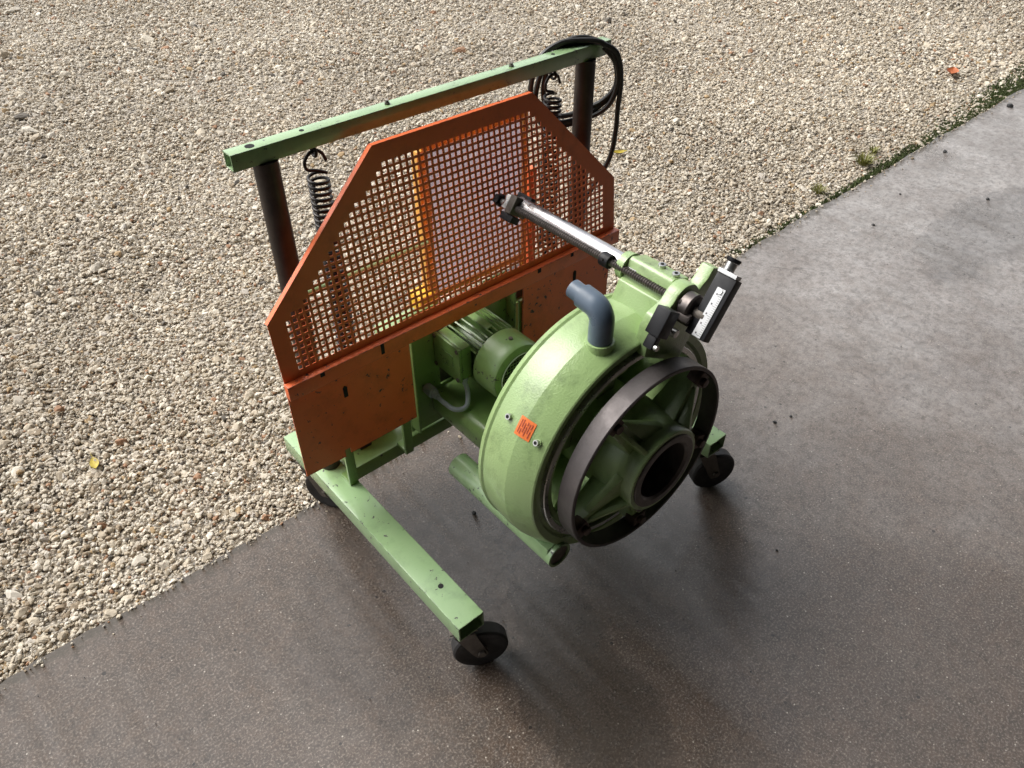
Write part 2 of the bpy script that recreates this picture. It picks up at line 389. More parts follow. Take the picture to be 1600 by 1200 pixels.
g.links.new(named('pick', 'INT'), iop.inputs['Instance Index']); g.links.new(named('size', 'FLOAT_VECTOR'), iop.inputs['Scale'])
e2r = gn('FunctionNodeEulerToRotation'); g.links.new(named('turn', 'FLOAT_VECTOR'), e2r.inputs[0]); g.links.new(e2r.outputs[0], iop.inputs['Rotation'])
g.links.new(iop.outputs[0], go.inputs[0])
me.materials.append(MAT['gravel'])
gravel = put('gravel', me); md = gravel.modifiers.new('scatter', 'NODES'); md.node_group = g
tag(gravel, 'loose pale cream and grey gravel stones beside the concrete', 'gravel', kind='stuff')

# ------------------------------------------------------------------ the machine
MX = .414; AX = (MX, .569)           # spindle axis: x, z (runs along Y)
mach = tag(empty('drum_machine', (MX, -.35, 0)), 'green wheeled machine with orange mesh guard, motor and large open drum head', 'machine')

# base
LZ0, LZ1 = .190, .246
for x0 in (-.109, .859):
    b = MB().sqtube(-.672, .2105, x0, x0+.079, LZ0, LZ1, .005, 'Y').build('leg_beam', 'green', mach, bevel=.0035)
    if x0 < 0: MB().cyl((-.066, -.5415, LZ1-.002), (-.066, -.5415, LZ1+.0006), .0075, n=18).build('bolt_hole', 'black_hole', b)
MB().box(-.029, .858, -.046, .03, .192, .243).build('cross_beam', 'green_motor_and_shade', mach, bevel=.004)
MB().box(-.029, .858, .034, .046, .195, .252).build('rear_rail', 'green_motor_and_shade', mach, bevel=.002)
for xa, xb in ((-.025, .185), (.61, .85)): MB().box(xa, xb, .050, .125, .262, .46).build('rear_shade_box', 'green_motor_and_shade', mach, bevel=.003)  # added boxes, hidden from the camera, blocking sun and sky from the cross beam
# top beam and posts
tb = MB().sqtube(-.136, 1.008, 0, .0375, 1.206, 1.245, .004, 'X').build('top_beam', 'green', mach, bevel=.003)
for x in (-.083, .042, .800): MB().cyl((x, .018, 1.2435), (x, .018, 1.2457), .0105 if x < 0 else .0055, n=20).build('bolt_hole', 'black_hole', tb)
for x in (.27, .655): MB().cyl((x, .02, 1.245), (x, .02, 1.249), .007, n=6).cyl((x, .02, 1.249), (x, .02, 1.254), .004, n=12).build('bolt', 'fork', tb)
for x in (-.056, .927): MB().cyl((x, .0175, LZ1+.001), (x, .0175, 1.2055), .0285, n=32).build('post', 'rust_post', mach)
# springs with hooks
def spring(x, y, ztop, zbot, R=.0235, wire=.0040, pitch=.0142, ph=0):
    zt, zb = ztop-.075, zbot+.05; n = int((zt-zb)/pitch)
    P_ = [(x+R*math.cos(ph+2*math.pi*i/16), y+R*math.sin(ph+2*math.pi*i/16), zt-(zt-zb)*i/(16*n)) for i in range(16*n+1)]
    sp = MB().tube(P_, wire, 8).build('spring', 'spring', mach)
    hk = [(x+R*math.cos(ph), y+R*math.sin(ph), zt), (x, y+.002, zt+.012), (x-.024, y, zt+.022), (x-.026, y, zt+.042), (x-.008, y, zt+.060), (x+.016, y, zt+.054), (x+.027, y, zt+.030)]
    MB().tube(smooth_path(hk, 6), wire, 8).build('hook', 'spring', sp)
    hk = [(x+R*math.cos(ph), y+R*math.sin(ph), zb), (x, y, zb-.012), (x-.024, y, zb-.03), (x, y, zb-.055), (x+.022, y, zb-.04)]
    MB().tube(smooth_path(hk, 6), wire, 8).build('hook', 'spring', sp)
    eye = [(x, y+.011*math.cos(a), ztop-.016+.011*math.sin(a)) for a in [2*math.pi*i/16 for i in range(16)]]
    MB().tube(eye, .004, 8, closed=True).cyl((x, y, ztop), (x, y, ztop-.008), .0065, n=6).build('eye_bolt', 'spring', sp)
spring(.062, .0175, 1.206, .56); spring(.803, .0175, 1.206, .60, ph=.6)
for x, z in ((.062, .545), (.803, .585)): MB().box(x-.03, x+.03, .0, .033, z-.012, z+.012).box(x-.02, x+.02, .006, .028, .244, z-.0125).build('spring_anchor', 'rust_post', mach, bevel=.002)

# orange guard: perforated sloping plate
GY, GZ, TILT = -.112, .712, .1093
poly = [(-.181, 0), (.964, 0), (.964, .1675), (.659, .4898), (.169, .4898), (-.181, .1675)]
def inset_ok(u, v, mgn):
    n = len(poly)
    for i in range(n):
        (x0, y0), (x1, y1) = poly[i], poly[(i+1) % n]; L = math.hypot(x1-x0, y1-y0)
        d = ((x1-x0)*(v-y0)-(y1-y0)*(u-x0))/L
        if d < (mgn if i else .018): return False
    return True
PITCH, HOLE = .01795, .0111
holes = [(u, v) for u in np.arange(-.181+.05, .93, PITCH) for v in np.arange(.0265, .46, PITCH) if inset_ok(u, v, .044)]
vs = [Vector(p) for p in poly]; es = [(i, (i+1) % 6) for i in range(6)]
for (u, v) in holes:
    k = len(vs); h = HOLE/2
    vs += [Vector((u-h, v-h)), Vector((u+h, v-h)), Vector((u+h, v+h)), Vector((u-h, v+h))]; es += [(k, k+1), (k+1, k+2), (k+2, k+3), (k+3, k)]
V2, E2, F2, *_ = delaunay_2d_cdt(vs, es, [], 1, 1e-6)
hs_ = set((round(u/PITCH*1e3), round(v/PITCH*1e3)) for u, v in holes)
U0 = -.181+.05; W0 = .0265; hkeys = set((round((u-U0)/PITCH), round((v-W0)/PITCH)) for u, v in holes)
keep = []
for f in F2:
    cx = sum(V2[i].x for i in f)/len(f); cy = sum(V2[i].y for i in f)/len(f)
    i, j = round((cx-U0)/PITCH), round((cy-W0)/PITCH)
    if (i, j) in hkeys and abs(cx-U0-i*PITCH) < HOLE/2 and abs(cy-W0-j*PITCH) < HOLE/2: continue
    keep.append(f)
ct, st = math.cos(TILT), math.sin(TILT); TH = .0013
def up(u, v, o=0): return (u, GY+v*st+o*ct, GZ+v*ct-o*st)
n2 = len(V2); cnt = {}
for f in keep:
    for a, b in zip(f, f[1:]+f[:1]): cnt[(a, b)] = 1
faces = [tuple(f) for f in keep] + [tuple(i+n2 for i in f[::-1]) for f in keep]
faces += [(b, a, a+n2, b+n2) for (a, b) in cnt if (b, a) not in cnt]
m = MB(); m.add([up(p.x, p.y) for p in V2] + [up(p.x, p.y, TH) for p in V2], faces)
gp = m.build('guard_plate', 'orange_mesh', mach, smooth=20)
# folded rim on the upper edges
m = MB()
for i in range(2, 5):
    a, b = poly[i], poly[i+1]; dx, dy = b[0]-a[0], b[1]-a[1]; L = math.hypot(dx, dy); nx, ny = -dy/L*.003, dx/L*.003
    m.loops([[up(*a, TH), up(*a, .016), up(a[0]+nx, a[1]+ny, .016), up(a[0]+nx, a[1]+ny, TH)], [up(*b, TH), up(*b, .016), up(b[0]+nx, b[1]+ny, .016), up(b[0]+nx, b[1]+ny, TH)]])
m.build('guard_rim', 'orange', gp, smooth=20)
MB().box(-.184, .967, -.134, -.1122, .672, .7150).build('guard_lip', 'orange', mach, bevel=.0015)
pl = MB().prism([(-.181, .385), (-.06, .38), (-.06, .405), (-.042, .405), (-.042, .384), (.179, .384), (.179, .671), (-.181, .671)], -.112, -.108).build('lower_panel', 'orange', mach)
pr = MB().prism([(.588, .384), (.956, .384), (.956, .671), (.588, .671)], -.112, -.108).build('lower_panel', 'orange', mach)
def slot(x, z, p, l=.032): MB().prism([(x-.0055, z-l/2), (x+.0055, z-l/2), (x+.006, z+l/2), (x, z+l/2+.006), (x-.006, z+l/2)], -.1135, -.1118).build('slot', 'black_hole', p)
slot(-.028, .600, pl); slot(.800, .605, pr)
for x, w_, h_ in ((-.09, .012, .012), (.085, .010, .032), (.63, .012, .014), (.762, .010, .012)):
    MB().box(x-w_/2, x+w_/2, -.1352, -.1338, .7145-h_, .7145).build('slot', 'black_hole', pl)
for x in (-.045, .150, .60, .83): MB().box(x-.014, x+.014, -.10, -.09, .244, .60).box(x-.012, x+.012, -.09, -.046, .2445, .256).build('guard_bracket', 'green_motor_and_shade', mach, bevel=.002)

# rear panel seen through the mesh
rf = MB().box(.392, .412, .076, .088, .56, 1.085).box(.747, .767, .076, .088, .56, 1.085).box(.412, .747, .076, .088, .60, .62).box(.412, .747, .076, .088, 1.065, 1.085).build('rear_frame', 'yellow', mach, bevel=.002)
MB().box(.4125, .7465, .080, .084, .6205, 1.0645).build('rear_sheet', 'sheet_grey', rf)
MB().box(.374, .391, .070, .10, .56, 1.075).build('rear_flange', 'yellow', rf, bevel=.002)
MB().box(.33, .39, .05, .11, .59, .645).build('switch_box', 'yellow_box', mach, bevel=.006)
MB().cyl((-.05, .052, .815), (.373, .052, .815), .0105, n=20).build('cross_rod', 'green', mach)
MB().box(.20, .373, .068, .11, .347, .58).build('rear_column', 'green', mach, bevel=.003)
MB().box(.70, .80, .068, .11, .461, .56).build('rear_column', 'rust_post', mach, bevel=.003)
MB().box(.775, .80, .07, .10, .56, .90).build('rear_upright', 'orange', mach, bevel=.002)

# motor carriage: two upright channels and plates
for x0, x1, s_ in ((.19, .305, 1), (.480, .568, -1)):
    xa, xb = (x0, x0+.006) if s_ > 0 else (x1-.006, x1)
    ch_ = MB().box(x0, x1, -.062, -.056, .30, .698).box(xa, xb, -.104, -.0625, .30, .698).build('mount_channel', 'green_motor_and_shade', mach, bevel=.0015)
MB().box(.20, .60, -.044, -.036, .258, .30).box(.225, .59, -.055, -.047, .262, .40).build('mount_plate', 'green_motor_and_shade', mach, bevel=.002)
MB().box(.306, .494, -.03, -.02, .346, .66).build('back_plate', 'fork', mach)

# support arm (rounded box) under the motor
def rrect(x0, x1, z0, z1, r, n=8):
    P_ = []
    for cx, cz, a in ((x1-r, z1-r, 0), (x0+r, z1-r, 90), (x0+r, z0+r, 180), (x1-r, z0+r, 270)):
        for i in range(n+1): P_.append((cx+r*math.cos(rad(a+90*i/n)), cz+r*math.sin(rad(a+90*i/n))))
    return P_
MB().prism(rrect(.262, .566, .315, .410, .036), -.075, -.50).build('support_arm', 'green_motor_and_shade', mach)

# motor
MO = (.408, .548)
mo = MB().lathe([(-.05, 0), (-.05, .088), (-.062, .088), (-.064, .060), (-.215, .060), (-.215, 0)], MO, 48).build('motor', 'green_motor_and_shade', mach)
fin = MB().box(.058, .0940, -.209, -.066, -.0023, .0023); fin_me = None
for i in range(32):
    g_ = i*360/32; a = rad(g_)
    if 156 < g_ < 205: continue
    Mx = Matrix(((math.cos(a), 0, -math.sin(a)), (0, 1, 0), (math.sin(a), 0, math.cos(a)))).to_4x4()
    if fin_me is None:
        o = fin.build('cooling_fin', 'green_motor_and_shade'); fin_me = o.data; bpy.data.objects.remove(o)
    o = bpy.data.objects.new('cooling_fin', fin_me); col.objects.link(o); o.parent = mo
    o.matrix_basis = Matrix.Translation(Vector((MO[0], 0, MO[1]))*S) @ Mx
MB().box(-.012, .012, -.185, -.100, .088, .0955, Matrix.Translation((MO[0], 0, MO[1])) @ Matrix.Rotation(rad(-5), 4, 'Y')).build('name_plate', 'green_motor_and_shade', mo, bevel=.002)
MB().lathe([(-.213, .075), (-.213, .094), (-.285, .094), (-.300, .088), (-.306, .076), (-.306, .067), (-.296, .067), (-.296, .075)], MO, 64, closed=True).build('fan_cover', 'green_motor_and_shade', mo)
m = MB()
for k in range(-6, 7):
    h = math.sqrt(max(.0675**2-(k*.0105)**2, 0)); 
    if h > .01:
        m.cyl((MO[0]+k*.0105, -.300, MO[1]-h), (MO[0]+k*.0105, -.300, MO[1]+h), .0012, n=6, caps=False); m.cyl((MO[0]-h, -.3015, MO[1]+k*.0105), (MO[0]+h, -.3015, MO[1]+k*.0105), .0012, n=6, caps=False)
m.build('fan_grille', 'green_motor_and_shade', mo)
MB().lathe([(-.303, .066), (-.303, .069), (-.308, .069), (-.308, .066)], MO, 64, closed=True).build('grille_rim', 'ruler', mo)
MB().lathe([(-.285, 0), (-.285, .0665)], MO, 48).build('fan_back', 'black_hole', mo)
MB().cyl((MO[0]+.002, -.262, MO[1]+.0935), (MO[0]+.002, -.262, MO[1]+.099), .006, n=12).build('screw', 'fork', mo)
# terminal box on the side of the motor
tbx = .288
MB().box(tbx+.012, .335, -.182, -.068, .500, .612).build('terminal_box', 'green_motor_and_shade', mo, bevel=.006)
MB().box(tbx, tbx+.0105, -.186, -.064, .496, .616).build('terminal_lid', 'green_motor_and_shade', mo, bevel=.005)
for y, z in ((-.176, .606), (-.074, .606), (-.176, .506), (-.074, .506)): MB().cyl((tbx-.003, y, z), (tbx+.002, y, z), .0065, n=14).cyl((tbx-.0045, y, z), (tbx-.003, y, z), .004, n=6).build('screw', 'fork', mo)
# raised maker's mark on the lid: a tick-like frame and strokes
m = MB()
for (y0, z0, y1, z1) in ((-.105, .578, -.155, .578), (-.155, .578, -.155, .548), (-.150, .548, -.158, .540), (-.098, .555, -.112, .532), (-.112, .552, -.112, .532), (-.118, .553, -.134, .530), (-.134, .553, -.118, .530)):
    m.tube([(tbx-.0005, y0, z0), (tbx-.0005, y1, z1)], .0014, 6)
m.build('embossed_mark', 'green_motor_and_shade', mo)
MB().cyl((.315, -.165, .4985), (.315, -.165, .482), .013, n=8).build('cable_gland', 'conduit', mo)
MB().cyl((.252, -.066, .425), (.252, -.100, .425), .017, n=8).cyl((.252, -.1005, .425), (.252, -.118, .425), .0125, .010, n=16).build('cable_gland', 'conduit', mo)
MB().tube(smooth_path([(.252, -.112, .425), (.252, -.150, .423), (.262, -.190, .418), (.290, -.205, .424), (.313, -.185, .450), (.315, -.166, .486)], 7), .0072, 12).build('conduit', 'conduit', mo)

# ---- drum head
hous = MB().lathe([(-.520, .262), (-.520, .322), (-.528, .334), (-.540, .337), (-.546, .3335), (-.580, .3370), (-.604, .3380), (-.628, .3362), (-.650, .3305), (-.672, .3218), (-.694, .312), (-.697, .309), (-.694, .292), (-.686, .286), (-.686, .278), (-.690, .276), (-.6855, .262), (-.640, .258), (-.560, .258)], AX, 360, closed=True).build('drum_housing', 'green_cast', mach, smooth=9)
MB().lathe([(-.6862, .2635), (-.6862, .2775), (-.697, .2775), (-.699, .275), (-.699, .2635)], AX, 240, closed=True).build('seal_ring', 'zinc', hous)
MB().lathe([(-.69, .2575), (-.69, .245), (-.675, .243), (-.675, .2575)], AX, 120, closed=True, a0=95, a1=330).build('inner_flange', 'green_cast', hous)
# back spokes of the housing
m = MB()
for a in (0, 72, 144, 216, 288):
    M_ = Matrix.Translation((AX[0], 0, AX[1])) @ Matrix.Rotation(rad(-a-20), 4, 'Y')
    m.box(.09, .2565, -.62, -.55, -.03, .03, M_)
m.lathe([(-.50, .03), (-.50, .12), (-.66, .12), (-.66, .03)], AX, 48, closed=True)
m.lathe([(-.5505, .119), (-.5505, .222), (-.560, .222), (-.560, .119)], AX, 96, closed=True)  # plate added to keep light from behind out of the drum
m.build('back_spider', 'green_cast', hous, bevel=.004)
def cpt(y, r, a): return Vector((AX[0]+r*math.cos(rad(a)), y, AX[1]+r*math.sin(rad(a))))
for y, r, a in ((-.585, .334, 147), (-.672, .318, 149.5), (-.585, .334, 60), (-.672, .318, 60), (-.585, .334, 235)):
    d = (cpt(y, 1, a)-cpt(y, 0, a)); p = cpt(y, r, a)
    bs = MB().cyl(p-d*.006, p+d*.004, .0105, .0095, n=20).build('screw_boss', 'green_cast', hous)
    MB().cyl(p+d*.003, p+d*.012, .0072, n=18).build('screw', 'zinc', hous)
    MB().cyl(p+d*.0125, p+d*.0128, .0045, n=6).build('socket', 'black_hole', hous)
# orange sticker wrapped on the housing
def rsurf(y): return np.interp(-y, [.546, .580, .604, .628, .650, .672, .694], [.3335, .3370, .3380, .3362, .3305, .3218, .312])
m = MB(); L = []
for i in range(9):
    a = 143.2+7.9*i/8; L.append([cpt(y, rsurf(y)+.0012, a) for y in np.linspace(-.614, -.655, 6)])
m.loops(L, False, False, False); m.build('sticker', 'sticker', hous)
m = MB()
for k, y in enumerate(np.linspace(-.621, -.648, 6)):
    for (a0, a1) in ([(144.2, 149.8)], [(144.0, 147.2), (147.7, 150)], [(145, 149.0)], [(144.2, 145.7), (146.2, 150.1)], [(144.5, 148.5)], [(144.2, 146.4), (147, 150)])[k]:
        L = [[cpt(y+d, rsurf(y)+.002, a) for d in (.0012, -.0012)] for a in np.linspace(a0, a1, 5)]; m.loops(L, False, False, False)
m.build('sticker_print', 'print_red', hous)
# lower guide tubes welded under the housing
for sx in (-1, 1):
    x = MX+sx*.219
    MB().lathe([(-.285, .030), (-.285, .037), (-.705, .037), (-.705, .030)], (x, .312), 36, closed=True).build('guide_tube', 'green', mach, bevel=0)
    MB().lathe([(-.700, 0), (-.700, .0298), (-.70, .0)], (x, .312), 24).build('tube_plug', 'fork', mach)
    MB().prism([(x-.038, .312), (x+.030, .30), (x+.06, .335), (x+sx*-.02, .36), (x-.03, .345)], -.60, -.692).build('weld_saddle', 'green', mach, bevel=.004)

# pressure ring
ring = MB().lathe([(-.727, .2605), (-.773, .2605), (-.775, .2585), (-.775, .251), (-.727, .251)], AX, 160, closed=True).build('pressure_ring', 'ring_steel', mach, smooth=40)
# hub with bore
hub = MB().lathe([(-.665, .126), (-.735, .124), (-.775, .116), (-.815, .1165), (-.820, .1135), (-.820, .104), (-.665, .104)], AX, 96, closed=True).build('hub', 'green_cast', mach)
MB().lathe([(-.67, .077), (-.67, .1035), (-.822, .1035), (-.824, .101), (-.824, .084), (-.818, .078)], AX, 96, closed=True).build('bore_sleeve', 'bore_steel', hub)
MB().lathe([(-.69, 0), (-.69, .0765)], AX, 48).build('bore_back', 'thread_steel', hub)
for k, a in enumerate((125, 42, -21, -88, -154)):
    M_ = Matrix.Translation((AX[0], 0, AX[1])) @ Matrix.Rotation(rad(-a), 4, 'Y')
    am = MB()
    am.loops([[M_ @ Vector(v) for v in ((.108, -.780, -.026), (.108, -.780, .026), (.108, -.700, .034), (.108, -.700, -.034))],
              [M_ @ Vector(v) for v in ((.170, -.768, -.020), (.170, -.768, .020), (.170, -.705, .026), (.170, -.705, -.026))],
              [M_ @ Vector(v) for v in ((.240, -.752, -.019), (.240, -.752, .019), (.240, -.712, .022), (.240, -.712, -.022))]])
    arm = am.build('hub_arm', 'green_cast', hub, bevel=.005, seg=3, smooth=25)
    # triangular stiffener along the arm and a sloping web on one side of it
    MB().loops([[M_ @ Vector(v) for v in ((.112, -.816, -.006), (.112, -.816, .006), (.112, -.776, .010), (.112, -.776, -.010))],
                [M_ @ Vector(v) for v in ((.208, -.766, -.004), (.208, -.766, .004), (.208, -.755, .006), (.208, -.755, -.006))]]).build('rib', 'green_cast', hub, bevel=.002)
    MB().loops([[M_ @ Vector(v) for v in ((.108, -.792, -.020), (.088, -.792, -.078), (.088, -.770, -.082), (.108, -.745, -.020))],
                [M_ @ Vector(v) for v in ((.200, -.757, -.014), (.196, -.757, -.021), (.196, -.745, -.022), (.200, -.735, -.014))]]).build('gusset', 'green_cast', hub, bevel=.003)
    MB().box(.214, .2500, -.769, -.735, -.021, .021, M_).build('jaw_block', 'jaw_steel', hub, bevel=.003)
    MB().cyl(M_ @ Vector((.229, -.7695, 0)), M_ @ Vector((.229, -.781, 0)), .0115, n=16).build('jaw_bolt', 'jaw_steel', hub, bevel=.002)
for a in (-52, -60, -118): 
    M_ = Matrix.Translation((AX[0], 0, AX[1])) @ Matrix.Rotation(rad(-a), 4, 'Y')
    MB().box(.113, .127, -.812, -.792, -.008, .008, M_).build('hub_stud', 'fork', hub, bevel=.002)

# ---- slide assembly on top
BZ = 1.062; BR = .0195
XF = ((MX, -.5, BZ), (.54, -.3545, .957), 1.12)
MB().cyl((MX, -.315, BZ), (MX, -.70, BZ), BR, n=40).build('slide_bar', 'bar_steel', mach)
bx, bz = MX-.0245, BZ+.004
def thread(p0, p1, r, pitch=.006, n=14):
    m = MB(); p0, p1 = Vector(p0), Vector(p1); L = (p1-p0).length; k = int(L/pitch*4); q = (p1-p0).to_track_quat('Z', 'Y'); LL = []
    for i in range(k+1):
        rr = r*(1, .93, .82, .93)[i % 4]
        LL.append([p0+(p1-p0)*(i/k)+q @ Vector((rr*math.cos(2*math.pi*j/n), rr*math.sin(2*math.pi*j/n), 0)) for j in range(n)])
    return m.loops(LL)
thr = thread((bx, -.335, bz), (bx, -.83, bz), .0085).build('threaded_rod', 'thread_steel', mach, smooth=25)
MB().lathe([(-.612, .009), (-.612, .016), (-.636, .016), (-.636, .009)], (bx, bz), 28, closed=True).build('stop_collar', 'black_plastic', thr, bevel=.0015)
MB().cyl((bx-.0145, -.624, bz+.0075), (bx-.017, -.624, bz+.0088), .0026, n=8).build('grub_screw', 'black_hole', thr)
# end clamp
M45 = Matrix.Translation((MX-.008, -.062, BZ-.002)) @ Matrix.Rotation(rad(35), 4, 'Y') @ Matrix.Scale(.8, 4)
cl = MB().box(-.040, .030, -.338, -.312, -.027, .027, M45).build('end_clamp', 'fork', mach, bevel=.003)
MB().box(-.036, .010, -.310, -.294, -.020, .022, M45).build('clamp_plate', 'zinc', cl, bevel=.002)
MB().box(.012, .034, -.345, -.285, .010, .040, M45).build('clamp_block', 'black_plastic', cl, bevel=.003)
MB().box(-.030, .006, -.345, -.295, -.050, -.029, M45).build('clamp_block', 'black_plastic', cl, bevel=.003)
MB().cyl((MX-.026, -.296, BZ+.004), (MX-.026, -.280, BZ+.004), .009, .006, n=16).build('clamp_stud', 'zinc', cl)
m = MB(); kc = [(.017 if i % 2 else .012) for i in range(10)]
m.loops([[(MX-.026+r*math.cos(2*math.pi*i/10), y, BZ+.004+r*math.sin(2*math.pi*i/10)) for i, r in enumerate(kc)] for y in (-.279, -.264)])
m.build('star_knob', 'black_plastic', cl, bevel=.003)
# green bracket carrying the bar
RB = Matrix.Translation((MX, 0, BZ)) @ Matrix.Rotation(rad(18), 4, 'Y')
br = MB().prism([(-.042, -.125), (.062, -.125), (.048, -.02), (.044, .016), (.034, .027), (-.012, .027), (-.018, .020), (-.020, -.016), (-.032, -.024), (-.036, -.06)], -.672, -.79, M=RB).build('slide_bracket', 'green_cast', mach, bevel=.004, seg=3)
MB().lathe([(-.652, .0198), (-.652, .030), (-.6715, .032), (-.6715, .0198)], (MX, BZ-.002), 32, closed=True).build('bracket_nose', 'green_cast', br)
# yoke at the front: arch over the drive, ear leaning outwards, foot down to the housing
RY = Matrix.Translation((MX, 0, 1.045)) @ Matrix.Rotation(rad(33), 4, 'Y')
MB().prism([(-.050, -.125), (-.076, -.070), (-.074, -.040), (-.060, -.024), (-.048, -.006)] + [(.043*math.cos(rad(a))-.004, .043*math.sin(rad(a))+.002) for a in range(168, 50, -14)] + [(.030, .062), (.032, .088), (.056, .092), (.066, .04), (.078, -.03), (.085, -.12)], -.7905, -.822, M=RY).build('yoke', 'green_cast', br, bevel=.005)
for p in ((MX+.020, -.735, BZ+.0195), (MX+.012, -.778, BZ+.0225)):
    MB().cyl(p, (p[0], p[1], p[2]+.010), .0085, n=18).build('cap_screw', 'zinc', br, bevel=.0015)
    MB().cyl((p[0], p[1], p[2]+.0104), (p[0], p[1], p[2]+.0108), .004, n=6).build('socket', 'black_hole', br)
# spindle end, drive collar, stop blocks
MB().lathe([(-.8265, .008), (-.8265, .030), (-.846, .030), (-.849, .027), (-.849, .008)], (MX-.006, BZ-.010), 40, closed=True).build('drive_collar', 'thread_steel', thr, bevel=0)
MB().cyl((MX-.030, -.828, BZ-.022), (MX-.030, -.858, BZ-.022), .013, n=6).build('lock_nut', 'thread_steel', thr, bevel=.0015)
MB().cyl((MX-.008, -.8495, BZ-.014), (MX-.008, -.879, BZ-.014), .0125, n=24).build('shaft_end', 'fork', thr, bevel=.0015)
MB().box(.002, .028, -.87, -.845, -.020, .016, RY).build('coupling_block', 'conduit', thr, bevel=.003)
sb = MB().box(-.098, -.060, -.853, -.82, -.070, -.012, RY).build('stop_block', 'black_plastic', br, bevel=.003)
MB().box(-.092, -.074, -.849, -.826, -.098, -.0705, RY).build('stop_finger', 'black_plastic', br, bevel=.004)
MB().cyl(RY @ Vector((-.083, -.8495, -.090)), RY @ Vector((-.083, -.856, -.090)), .0065, n=14).build('cap_screw', 'zinc', br)
MB().cyl(RY @ Vector((-.030, -.8265, -.055)), RY @ Vector((-.030, -.85, -.055)), .009, n=16).build('cap_screw', 'zinc', br, bevel=.001)
# scale holder
RS = Matrix.Translation((.4215, 0, 1.067)) @ Matrix.Rotation(rad(34), 4, 'Y')
sh = MB().box(-.012, .014, -.902, -.857, -.066, .066, RS).build('scale_holder', 'black_plastic', mach, bevel=.0015)
MB().box(-.0138, -.0123, -.893, -.874, -.064, .040, RS).build('ruler', 'ruler', sh)
m = MB()
for i in range(22):
    z = -.060+i*.0042; m.box(-.01425, -.0139, -.892, -.892+(.009 if i % 5 == 0 else .005), z, z+.0006, RS)
for i in range(5):
    z = -.0585+i*.021; m.box(-.01425, -.0139, -.8815, -.8785, z, z+.0034, RS)
m.build('ruler_marks', 'tick', sh)
MB().cyl(RS @ Vector((-.0139, -.8835, .034)), RS @ Vector((-.0165, -.8835, .034)), .0055, n=16).build('screw', 'zinc', sh)
MB().box(-.016, .006, -.9005, -.8575, .0665, .0745, RS).build('end_cap', 'ruler', sh, bevel=.001)
MB().cyl(RS @ Vector((-.004, -.872, .075)), RS @ Vector((-.004, -.872, .092)), .0115, n=24).build('knob_neck', 'zinc', sh)
MB().cyl(RS @ Vector((-.004, -.872, .0925)), RS @ Vector((-.004, -.872, .101)), .0135, .0155, n=24).build('knob', 'black_plastic', sh, bevel=.001)
XF = None
# grey elbow pipe in its socket on the housing
PX, PY, PZ = .342, -.645, .885
so = MB().cyl((PX, PY, PZ-.02), (PX, PY, PZ+.014), .033, n=40).build('pipe_socket', 'green_cast', mach, bevel=.002)
el = [(PX, PY, PZ+.0145), (PX, PY, PZ+.064)] + [(PX, PY+.032*(1-math.cos(rad(a))), PZ+.064+.032*math.sin(rad(a))) for a in range(9, 82, 9)]
e0 = Vector(el[-1]); dd = Vector((0, math.sin(rad(84)), math.cos(rad(84))))
el.append(e0+dd*.034)
ep = MB().tube(el, .0280, 36).build('elbow_pipe', 'pvc', mach, smooth=50)
q = dd.to_track_quat('Z', 'Y'); c0 = e0+dd*.0345
ringp = lambda d, r: [c0+dd*d+q @ Vector((r*math.cos(2*math.pi*i/36), r*math.sin(2*math.pi*i/36), 0)) for i in range(36)]
m = MB(); m.loops([ringp(-.004, .018), ringp(-.004, .0218), ringp(.031, .0218), ringp(.032, .0205), ringp(.032, .018), ringp(-.004, .018)], True, False, False); m.build('pipe_stub', 'pvc', ep)

# casters
WR = .0745; CH = LZ0
cf_ = MB().box(-.036, .036, -.030, .030, -.0065, -.0005)
cf_.cyl((0, 0, -.007), (0, 0, -.020), .030, .026, n=28)
for s_ in (-1, 1): cf_.prism([(-.026, -.0205), (.028, -.0205), (.062, -CH+WR-.008), (.054, -CH+WR-.02), (.032, -CH+WR-.02), (.022, -CH+WR-.006)], s_*.0245, s_*.0285)
cf_.box(-.026, .028, -.0244, .0244, -.0235, -.0205)
def wheel_mesh():
    pr_ = [(-.019, .018), (-.019, .055), (-.0215, .060), (-.0205, .070), (-.015, WR), (.015, WR), (.0205, .070), (.0215, .060), (.019, .055), (.019, .018)]
    return MB().lathe(pr_, (.044, -CH+WR), 48, closed=True)
ax_ = MB().cyl((.044, -.034, -CH+WR), (.044, .034, -CH+WR), .0065, n=14).cyl((.044, -.036, -CH+WR), (.044, -.0287, -CH+WR), .011, n=6).cyl((.044, .0287, -CH+WR), (.044, .036, -CH+WR), .011, n=6)
hubm = MB().lathe([(-.0205, .0067), (-.0205, .0178), (.0205, .0178), (.0205, .0067)], (.044, -CH+WR), 24, closed=True)
proto = None
for (x, y, a) in ((-.070, -.630, -27), (.898, -.630, -24), (-.070, .130, -60), (.898, .140, 150)):
    if proto is None:
        proto = (cf_.build('caster', 'fork', mach, (x, y, LZ0-.0005), .0, rz=rad(a)).data,)
        ca = [o for o in mach.children][-1]; ca = bpy.data.objects['caster']
        wl = wheel_mesh().build('wheel', 'rubber', bevel=0); ax = ax_.build('axle_bolt', 'fork'); hb = hubm.build('wheel_hub', 'fork')
        proto = (ca.data, wl.data, ax.data, hb.data)
        for o in (wl, ax, hb): o.parent = ca
    else:
        ca = put('caster', proto[0], mach, (x, y, LZ0-.0005), rad(a))
        for nm, d in (('wheel', proto[1]), ('axle_bolt', proto[2]), ('wheel_hub', proto[3])):
            o = bpy.data.objects.new(nm, d); col.objects.link(o); o.parent = ca

